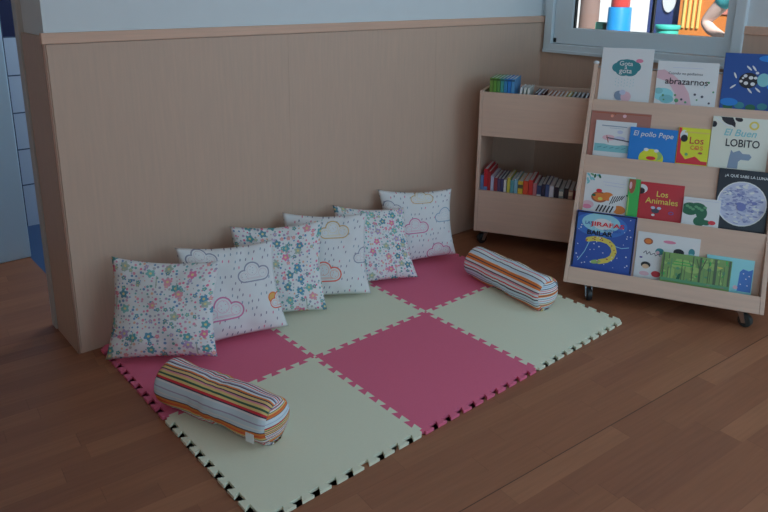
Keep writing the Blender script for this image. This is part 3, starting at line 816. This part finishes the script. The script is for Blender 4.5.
# bottom tier
def art(A):
    A.rect(.03, .97, .02, .97, K['navy']); A.disc(.42, .78, .44, K['royal'], .22); A.disc(.42, .82, .32, K['glow'], .17); A.disc(.45, .80, .16, K['moonl'], .10)
    pts = [(.24, .50), (.34, .53), (.46, .53), (.58, .50), (.66, .43), (.69, .34), (.66, .24), (.58, .17), (.46, .13)]
    A.line(pts, .085, K['gold'])
    for p_ in pts: A.disc(p_[0], p_[1], .042, K['gold'])
    A.disc(.40, .12, .09, K['lgreen'], .035, .2)
    for i in range(22):
        k = random.randrange(len(pts)); A.disc(pts[k][0] + random.uniform(-.035, .035), pts[k][1] + random.uniform(-.03, .03), .011, K['brown'])
    A.line([(.26, .46), (.20, .28), (.10, .10)], .012, K['glow']); A.line([(.70, .44), (.80, .42), (.92, .45)], .012, K['glow'])
    for i in range(46): A.disc(random.uniform(.06, .95), random.uniform(.05, .95), random.uniform(.006, .013), K['moonl'])
    for x in (.0, .975): A.rect(x, x + .025, 0, 1, K['black2'])
    A.rect(0, 1, .975, 1, K['black2'])
book(0, 0.021, 0.268, 0.306, 0.018, 0, K['navy'], 'dark blue board book with a curved yellow shape, leftmost on the bottom tier', art,
     [('LAS', K['navy'], .12, .22, .80, dict(bold=.01)), ('JIRAFAS', K['red'], .56, .53, .785, dict(bold=.022, height=.10)), ('NO PUEDEN', K['navy'], .28, .62, .70, dict(bold=.01)), ('BAILAR', K['black2'], .42, .42, .635, dict(bold=.024, height=.085))])
def art(A):
    A.disc(.18, .80, .075, K['brown'], .075); A.disc(.18, .80, .052, K['orange'], .052)
    A.disc(.38, .60, .07, K['teal'], .075); A.disc(.35, .57, .03, K['rose'], .04)
    A.disc(.52, .84, .10, K['pink'], .035); A.disc(.68, .64, .085, K['black2'], .08); A.disc(.88, .68, .05, K['teal'], .085); A.disc(.88, .60, .055, K['aqua'], .05)
    A.disc(.18, .26, .078, K['black'], .072); A.disc(.18, .225, .055, K['skin'], .052); A.disc(.17, .06, .08, K['rose'], .05)
    A.disc(.36, .08, .075, K['darkred'], .07); A.disc(.09, .42, .025, K['violet'], .02)
    A.line([(.12, .52), (.16, .58), (.18, .50), (.22, .57), (.24, .50), (.30, .55), (.32, .49), (.36, .54), (.40, .49)], .010, K['ink'])
book(0, 0.2995, 0.262, 0.245, 0.008, 0, K['ice'], 'white book with small round heads and a pink oval, behind the green forest book', art)
def art(A):
    A.rect(0.01, .99, .0, .98, K['mgreen']); A.disc(.26, .66, .24, K['lgreen'], .16); A.disc(.72, .70, .14, K['lgreen'], .12); A.disc(.45, .5, .12, K['lgreen'], .12)
    A.rect(.10, .20, 0.05, .45, K['lgreen'])
    for x, w_ in ((.02, .02), (.10, .012), (.45, .012), (.55, .03), (.76, .04), (.96, .03)): A.rect(x, x + w_, .06, .98, K['bark'])
    A.line([(.565, .45), (.64, .95)], .014, K['bark']); A.line([(.565, .50), (.50, .92)], .012, K['bark']); A.line([(.46, .4), (.40, .8)], .008, K['bark'])
    for i in range(60):
        A.disc(random.uniform(.02, .98), random.uniform(.1, .95), random.uniform(.012, .035), K[random.choice(['lgreen', 'mgreen', 'leaf', 'mgreen', 'green'])], random.uniform(.03, .09))
    for x in (.14, .30, .345, .62, .68, .71, .85, .90): A.rect(x, x + random.uniform(.006, .014), .05, random.uniform(.55, .95), K[random.choice(['bark', 'leaf', 'bark'])])
    for x, w_ in ((.02, .02), (.45, .014), (.55, .03), (.76, .035), (.96, .03)): A.rect(x, x + w_, .06, .98, K['bark'])
    A.line([(.565, .45), (.64, .95)], .014, K['bark']); A.line([(.565, .50), (.50, .92)], .012, K['bark'])
    A.add([(.22, .0), (.26, .28), (.30, .34), (.28, .0)], K['dgreen'])
    A.rect(0, 1, 0, .10, K['leaf'])
    A.rect(.18, .42, .70, .73, K['green']); A.rect(.16, .46, .60, .63, K['green'])
    A.disc(.84, .72, .04, K['gold'], .02); A.disc(.7, .04, .03, K['rust'], .01); A.disc(.90, .03, .03, K['rust'], .01)
book(0, 0.412, 0.282, 0.170, 0.008, 0.0205, K['mgreen'], 'wide green book with a forest picture, in front on the bottom tier', art)
def art(A):
    A.rect(.0, 1, .78, 1.0, K['sky']); A.add([(.70, 0), (.72, .60), (.78, .70), (.90, .66), (.985, .72), (.985, 0)], K['royal'])
    A.disc(.66, .10, .05, K['rose'], .06)
    for x, z in ((.80, .56), (.86, .40), (.76, .22), (.92, .50), (.9, .2)): A.disc(x, z, .014, K['moonl'])
    A.line([(.05, .9), (.6, .9)], .008, K['glow'])
book(0, 0.5935, 0.188, 0.184, 0.010, 0.0005, K['sky'], 'light blue book with a darker blue figure, right end of the bottom tier', art)

# ------------------------------------------------------------------ low bookcase in the corner
LA = Vector((2.0078, -0.1507, 0.0)); LT = Vector((math.cos(-1.0702), math.sin(-1.0702), 0)); LB_ = Vector((-LT.y, LT.x, 0))
lowM = Matrix(((LT.x, LB_.x, 0, LA.x), (LT.y, LB_.y, 0, LA.y), (0, 0, 1, 0), (0, 0, 0, 1)))
low = empty('bookcase', M=lowM)
tag(low, 'low pale wood bookcase on casters in the corner, with two open book bins', 'bookcase')
LL, LD, ZT = 0.80, 0.33, 0.869
for x0 in (0.0, LL - PB): MB().box(x0, x0 + PB, 0, LD, 0.08, ZT, 0.0015).build('side_panel', M_shelf, low)
a0, a1 = PB + .0004, LL - PB - .0004
MB().box(a0, a1, 0.001, 0.017, 0.626, ZT - 0.006, 0.001).build('front_panel', M_shelf, low)
MB().box(a0, a1, 0.001, 0.017, 0.081, 0.319, 0.001).build('front_panel', M_shelf, low)
MB().box(a0, a1, LD - 0.014, LD - .001, 0.626, ZT - 0.002, 0.001).build('back_panel', M_shelf, low)
MB().box(a0, a1, LD - 0.014, LD - .001, 0.081, 0.319, 0.001).build('back_panel', M_shelf, low)
MB().box(a0, a1, 0.0175, LD - 0.0145, 0.630, 0.645).build('bin_floor', M_shelf, low)
MB().box(a0, a1, 0.0175, LD - 0.0145, 0.085, 0.100).build('bin_floor', M_shelf, low)
for x, y, a in ((0.055, 0.05, -2.3), (LL - 0.055, 0.05, 0.4), (0.055, LD - 0.05, 2.0), (LL - 0.055, LD - 0.05, 1.0)): caster(low, x, y, 0.08, a)
def shelf_book(x, y, z, th, dep, h, col, label, group, lean=0.0, band=None, dark=None):
    M = lowM @ Matrix.Translation((x, y, z + th * math.sin(lean))) @ Matrix.Rotation(lean, 4, 'Y')
    root = empty('book', M=M); tag(root, label, 'book', group)
    cm = mat('spine_%d_%d_%d' % col, D(*col), 0.45, 0.4); ct = min(0.0015, th * 0.2)
    MB().box(0, ct, 0, dep, 0, h).box(th - ct, th, 0, dep, 0, h).box(ct, th - ct, 0, ct, 0, h).build('cover', cm, root)
    MB().box(ct, th - ct, ct, dep - 0.003, 0.003, h - 0.004).build('page_block', M_pages, root)
    if band:
        z0, z1, bc = band
        MB().box(0.0004, th - 0.0004, -0.0006, 0.0, z0 * h, z1 * h).build('spine_label', mat('spine_%d_%d_%d' % bc, D(*bc), 0.45, 0.4), root)
    return root
UG, LG = 'books in the upper bin of the low bookcase', 'books in the lower bin of the low bookcase'
x = 0.044
ords = ['first', 'second', 'third', 'fourth', 'fifth', 'sixth', 'seventh', 'eighth', 'ninth', 'tenth', 'eleventh', 'twelfth', 'thirteenth', 'fourteenth', 'fifteenth', 'sixteenth', 'seventeenth', 'eighteenth', 'nineteenth', 'twentieth', 'twenty-first', 'twenty-second', 'twenty-third', 'twenty-fourth']
setb = [((74, 104, 50), 'olive green'), ((66, 110, 48), 'grass green'), ((58, 104, 56), 'mid green'), ((44, 112, 110), 'teal'), ((36, 98, 140), 'blue'), ((30, 88, 152), 'bright blue'), ((52, 106, 150), 'pale blue')]
for i, (c, nm) in enumerate(setb):
    shelf_book(x, 0.03, 0.6455, 0.0170, 0.19, 0.290, c, '%s book of the tall green and blue set, %s from its left' % (nm, ords[i]), UG, band=(0.955, 0.985, tuple(int(q * .6) for q in c)))
    x += 0.0192
x += 0.006
thin = [((158, 172, 176), 'white'), ((150, 164, 164), 'pale grey'), ((146, 168, 164), 'pale green')]
for i, (c, nm) in enumerate(thin):
    shelf_book(x, 0.024, 0.646, 0.010, 0.16, 0.248, c, 'thin %s book right of the blue set, %s of three thin ones' % (nm, ords[i]), UG, lean=0.10); x += 0.0195
x += 0.004
mids = [((34, 36, 48), 'black'), ((120, 126, 150), 'lilac grey'), ((62, 30, 34), 'dark maroon')]
for i, (c, nm) in enumerate(mids):
    shelf_book(x, 0.024, 0.646, 0.011, 0.2, 0.226, c, 'leaning %s book in the upper bin, right of the thin white ones' % nm, UG, lean=0.16); x += 0.0185
x += 0.026
tans = [((130, 104, 90), 'tan'), ((122, 96, 86), 'brown'), ((146, 124, 110), 'beige'), ((128, 106, 92), 'light brown'), ((150, 130, 112), 'sand'), ((168, 148, 84), 'yellow'), ((96, 104, 104), 'grey'), ((70, 76, 84), 'slate grey'), ((100, 108, 116), 'silver grey'), ((62, 64, 74), 'charcoal'), ((120, 72, 80), 'dusty red'), ((110, 66, 76), 'plum')]
for i, (c, nm) in enumerate(tans):
    if x > 0.60: break
    shelf_book(x, 0.024, 0.646, 0.013, 0.21, 0.217, c, 'low %s book in the upper bin, %s of those level with the rim' % (nm, ords[i]), UG, lean=0.07); x += 0.0212
lows = [((60, 88, 130), 'blue', .30), ((128, 30, 40), 'bright red', .338), ((112, 30, 38), 'deep red', .325), ((120, 134, 160), 'pale blue', .30), ((96, 44, 52), 'wine red', .292), ((56, 50, 80), 'dark purple', .29), ((38, 46, 80), 'navy', .29),
        ((150, 160, 168), 'white', .285), ((134, 138, 60), 'lime', .30), ((60, 116, 130), 'teal', .288), ((84, 132, 156), 'sky blue', .295), ((150, 140, 50), 'yellow-green', .288), ((146, 58, 40), 'orange-red', .292), ((140, 44, 44), 'scarlet', .30), ((126, 88, 100), 'dusty pink', .285),
        ((40, 52, 86), 'dark blue', .275), ((34, 38, 58), 'midnight blue', .285), ((52, 70, 110), 'mid blue', .285), ((140, 154, 178), 'ice white', .28), ((30, 32, 44), 'black', .275), ((96, 116, 124), 'grey-green', .268), ((36, 34, 40), 'coal black', .275), ((116, 100, 92), 'taupe', .268), ((66, 28, 34), 'oxblood', .27)]
x = 0.022
ths = [.016, .020, .014, .016, .018, .014, .016, .013, .015, .018, .018, .026, .026, .022, .018, .022, .018, .018, .022, .024, .022, .022, .022, .018]
for i, ((c, nm, h), th) in enumerate(zip(lows, ths)):
    band = {0: (.0, .62, (54, 92, 140)), 11: (.86, .93, (60, 60, 50)), 15: (.74, .82, (150, 160, 176)), 20: (.86, .95, (150, 160, 160)), 22: (.88, .96, (150, 150, 140)), 1: (.0, .70, (70, 104, 150))}.get(i)
    shelf_book(x, 0.022, 0.1005, th, 0.2, h, c, '%s spined book in the lower bin, %s from the left' % (nm, ords[i]), LG, band=band, lean=0.0 if i < 8 else 0.012)
    x += th + 0.0022 + (0.0004 if i >= 8 else 0)

# ------------------------------------------------------------------ outdoors through the window
structure('ground', MB().box(XR + 0.26, 14, -8, 10, -0.3, -0.1), mat('pale_playground_rubber', (0.5, 0.47, 0.45), 0.9))
t = MB().box(9.0, 9.2, -8, 10, -0.1, 3.2).build('building', mat('white_render', (0.8, 0.82, 0.86), 0.9)); tag(t, 'sunlit white building wall far behind the playground', 'building')
toy = empty('toy_tower', (5.0, 0.853, -0.1)); tag(toy, 'red and blue plastic toy tower seen through the left pane', 'toy tower')
MB().cyl((0, 0, 0), (0, 0, 1.33), 0.135, 0.10, 32, 0.006).build('base', mat('toy_blue', (0.02, 0.30, 0.75), 0.4), toy, True)
MB().cyl((0, 0, 1.331), (0, 0, 1.75), 0.082, 0.078, 32, 0.006).build('pillar', mat('toy_red', (0.75, 0.07, 0.06), 0.4), toy, True)
MB().cyl((0, 0, 1.751), (0, 0, 1.80), 0.12, 0.12, 32, 0.01).build('cap', mat('toy_blue', (0.02, 0.30, 0.75), 0.4), toy, True)
o = MB().cyl((0, 0, 0), (0.02, 0, 2.6), 0.11, 0.085, 20).cyl((0.02, 0, 2.3), (0.3, 0.4, 3.2), 0.05, 0.03, 10).cyl((0.02, 0, 2.4), (-0.2, -0.4, 3.3), 0.05, 0.03, 10).build('tree_trunk', mat('brown_bark', (0.27, 0.18, 0.16), 0.9), None, True, loc=(5.6, 1.56, -0.1)); tag(o, 'brown tree trunk at the left edge of the window view', 'tree trunk')
o = MB().box(-0.02, 0.02, -0.05, 0.05, 0, 1.18, 0.008).box(-0.02, 0.02, -0.13, 0.13, 1.06, 1.18, 0.01).build('garden_stool', mat('toy_mint', (0.25, 0.75, 0.55), 0.5), None, loc=(5.2, 1.08, -0.1)); tag(o, 'mint green plastic stand beside the blue toy tower', 'stand')
nv = empty('play_panel', (5.07, 0.45, -0.1)); tag(nv, 'navy plastic play panel with an oval porthole outdoors', 'play panel')
b = MB(); 
b.box(-0.02, 0.02, -0.155, 0.155, 0, 2.0, 0.006); b.build('panel', mat('toy_navy', (0.05, 0.08, 0.24), 0.4), nv)
b = MB(); bb = bmesh.new(); bmesh.ops.create_cone(bb, cap_ends=True, segments=32, radius1=0.5, radius2=0.5, depth=0.012)
b._merge(bb, Matrix.Translation((-0.027, -0.03, 1.42)) @ Matrix.Diagonal((1, 0.12, 0.24, 1)) @ Matrix.Rotation(PI / 2, 4, 'Y')); b.build('porthole', mat('toy_white', (0.85, 0.87, 0.95), 0.5), nv)
tb = empty('tub', (4.85, 0.31, -0.1)); tag(tb, 'teal plastic tub in front of the navy play panel', 'tub')
MB().cyl((0, 0, 0), (0, 0, 1.17), 0.070, 0.088, 28, 0.006).build('body', mat('toy_teal', (0.05, 0.50, 0.42), 0.5), tb, True)
MB().cyl((0, 0, 1.171), (0, 0, 1.205), 0.100, 0.100, 28, 0.006).build('rim', mat('toy_teal2', (0.06, 0.58, 0.50), 0.5), tb, True)
og = empty('playhouse_panel', (5.0, 0.10, -0.1)); tag(og, 'orange slotted playhouse panel seen through the right pane', 'play panel')
MB().box(-0.02, 0.02, -0.36, 0.195, 0, 1.9, 0.004).build('board', mat('toy_orange', (0.85, 0.27, 0.07), 0.5), og)
for ya in (0.012, 0.053, 0.094, 0.135):
    MB().box(-0.032, -0.0205, ya, ya + 0.020, 1.18, 1.42, 0.003).build('bar', mat('toy_yellow', (0.95, 0.68, 0.22), 0.5), og)
MB().box(-0.03, -0.021, -0.36, -0.12, 1.30, 1.9, 0.004).build('roof_edge', mat('toy_coral', (0.85, 0.30, 0.24), 0.5), og)

# a grown-up standing outside, one hand on the hip
def skin_object(name, verts, edges, radii, m, parent=None, sub=2, loc=(0, 0, 0), root=0):
    me = bpy.data.meshes.new(name); me.from_pydata(verts, edges, []); me.materials.append(m)
    o = bpy.data.objects.new(name, me); COL.objects.link(o); o.location = loc
    md = o.modifiers.new('skin', 'SKIN'); md.use_smooth_shade = True
    me.skin_vertices[0].data.foreach_set('radius', [r for q in radii for r in (q if isinstance(q, tuple) else (q, q))])
    me.skin_vertices[0].data[root].use_root = True
    s = o.modifiers.new('sub', 'SUBSURF'); s.levels = sub; s.render_levels = sub
    dg = bpy.context.evaluated_depsgraph_get(); dg.update()
    n = bpy.data.meshes.new_from_object(o.evaluated_get(dg)); n.name = name
    o.modifiers.clear(); o.data = n
    for p_ in n.polygons: p_.use_smooth = True
    if parent: o.parent = parent
    return o
per = empty('person', (4.2, -0.62, -0.1)); tag(per, 'person in a cyan short-sleeved top standing outside with one hand on the hip', 'person')
M_skin = mat('skin', (0.78, 0.56, 0.50), 0.6)
V = []; E_ = []; R_ = []
def jv(x, y, z, r, link=None):
    V.append((x, y, z)); R_.append(r)
    if link is not None: E_.append((link, len(V) - 1))
    return len(V) - 1
pel = jv(0, 0, 1.02, (.13, .11)); wa = jv(0, 0, 1.15, (.12, .10), pel); ch = jv(0, 0, 1.36, (.14, .11), wa); nb = jv(0, 0, 1.50, (.07, .07), ch); nk = jv(0.0, 0, 1.57, .052, nb)
hd = jv(-0.01, 0, 1.65, (.075, .085), nk); ht = jv(-0.01, 0, 1.76, (.07, .078), hd)
for sg in (1, -1):
    sh = jv(0, sg * .17, 1.47, .062, nb)
    if sg > 0:   # left in view: hand on hip, elbow out
        el = jv(0.02, .335, 1.275, .043, sh); f1 = jv(-.01, .27, 1.22, .042, el); wr_ = jv(-.05, .165, 1.185, .028, f1); hdv = jv(-.07, .125, 1.165, .030, wr_)
        tips = [(-.10, .09, 1.15), (-.105, .085, 1.13), (-.10, .085, 1.11), (-.09, .09, 1.095)]; th_ = (-.03, .09, 1.17)
    else:
        el = jv(0.03, sg * .22, 1.17, .043, sh); f1 = jv(.02, sg * .225, 1.06, .040, el); wr_ = jv(0, sg * .225, .92, .028, f1); hdv = jv(-.01, sg * .225, .86, .034, wr_)
        tips = [(-.045 + .022 * k, sg * .225, .745 - .012 * (1 - abs(k - 1.4) / 2)) for k in range(4)]; th_ = (-.06, sg * .21, .80)
    for tp in tips:
        k1 = jv(*[hdv_ * .55 + t_ * .45 for hdv_, t_ in zip(V[hdv], tp)], .010, hdv); jv(*tp, .008, k1)
    jv(*th_, .010, hdv)
    hp = jv(0, sg * .09, .92, .085, pel); kn = jv(-.01, sg * .10, .52, .055, hp); cf = jv(.01, sg * .10, .38, .052, kn); an = jv(.02, sg * .10, .09, .036, cf); jv(-.11, sg * .115, .035, .033, an)
body = skin_object('body', V, E_, R_, M_skin, per)
# head details
fd = MB().ball((-0.082, 0, 1.69), 0.014, (1.1, .8, 1.5)); 
for sg in (1, -1): fd.ball((0, sg * .078, 1.695), 0.02, (.5, .35, 1.1))
fd.build('face_features', M_skin, per, True)
ey = MB()
for sg in (1, -1): ey.ball((-.078, sg * .032, 1.71), 0.010, (.5, 1, .7))
ey.build('eyes', mat('eye_dark', (.05, .04, .03), .3), per, True)
MB().ball((-.074, 0, 1.645), 0.016, (.3, 1.3, .35)).build('mouth', mat('lips', (.45, .18, .16), .5), per, True)
MB().ball((0.012, 0, 1.745), 0.098, (.95, .92, .9)).ball((0.05, 0, 1.68), 0.075, (.7, 1.1, 1.2)).build('hair', mat('brown_hair', (.06, .035, .02), .7), per, True)
SV = [(0, 0, 1.0), (0, 0, 1.15), (0, 0, 1.36), (0, 0, 1.49), (0, .175, 1.475), (0.012, .262, 1.37), (0, -.175, 1.475), (.015, -.205, 1.32)]
skin_object('t_shirt', SV, [(0, 1), (1, 2), (2, 3), (3, 4), (4, 5), (3, 6), (6, 7)], [(.155, .135), (.14, .12), (.158, .13), (.085, .085), .078, .066, .078, .066], mat('cyan_cotton', (.10, .62, .70), .85), per)
TV = [(0, 0, 1.0), (0, .09, .90), (-.01, .10, .52), (.02, .10, .12), (0, -.09, .90), (-.01, -.10, .52), (.02, -.10, .12)]
skin_object('trousers', TV, [(0, 1), (1, 2), (2, 3), (0, 4), (4, 5), (5, 6)], [(.15, .13), .108, .075, .06, .108, .075, .06], mat('grey_denim', (.22, .25, .33), .9), per)

# ------------------------------------------------------------------ light
w = bpy.data.worlds.new('world'); SC.world = w; w.use_nodes = True
bg = w.node_tree.nodes['Background']; bg.inputs[0].default_value = (0.46, 0.75, 1.0, 1); bg.inputs[1].default_value = 0.115
def area(name, loc, rot, sx, sy, e, col):
    l = bpy.data.lights.new(name, 'AREA'); l.shape = 'RECTANGLE'; l.size, l.size_y = sx, sy; l.energy = e; l.color = col
    o = bpy.data.objects.new(name, l); COL.objects.link(o); o.location = loc; o.rotation_euler = rot
    return o
# daylight entering by further windows: along the right-hand wall and in the wall behind the viewer
area('daylight_side_window', (XR - 0.03, -3.1, 1.65), (0, math.radians(90), 0), 1.2, 1.5, 26, (0.50, 0.79, 1.0))
area('daylight_back_window', (1.7, -5.8, 1.7), (math.radians(90), 0, 0), 3.0, 1.5, 50, (0.50, 0.79, 1.0))
area('daylight_left_window', (-3.0, -6.0, 1.7), (math.radians(90), 0, math.radians(-32)), 2.6, 1.5, 52, (0.50, 0.79, 1.0))
area('daylight_washroom', (1.3, 1.0, 2.2), (0, math.radians(50), 0), 0.6, 0.6, 12, (0.75, 0.88, 1.0))
sun = bpy.data.lights.new('sun', 'SUN'); sun.energy = 9.0; sun.angle = 0.01; sun.color = (1, 0.96, 0.9)
so = bpy.data.objects.new('sun', sun); COL.objects.link(so); so.rotation_euler = Vector((0.45, 0.55, -0.70)).to_track_quat('-Z', 'Y').to_euler()

vs = SC.view_settings; vs.view_transform = 'Standard'; vs.look = 'None'; vs.gamma = 1; vs.exposure = -0.17; vs.use_curve_mapping = False
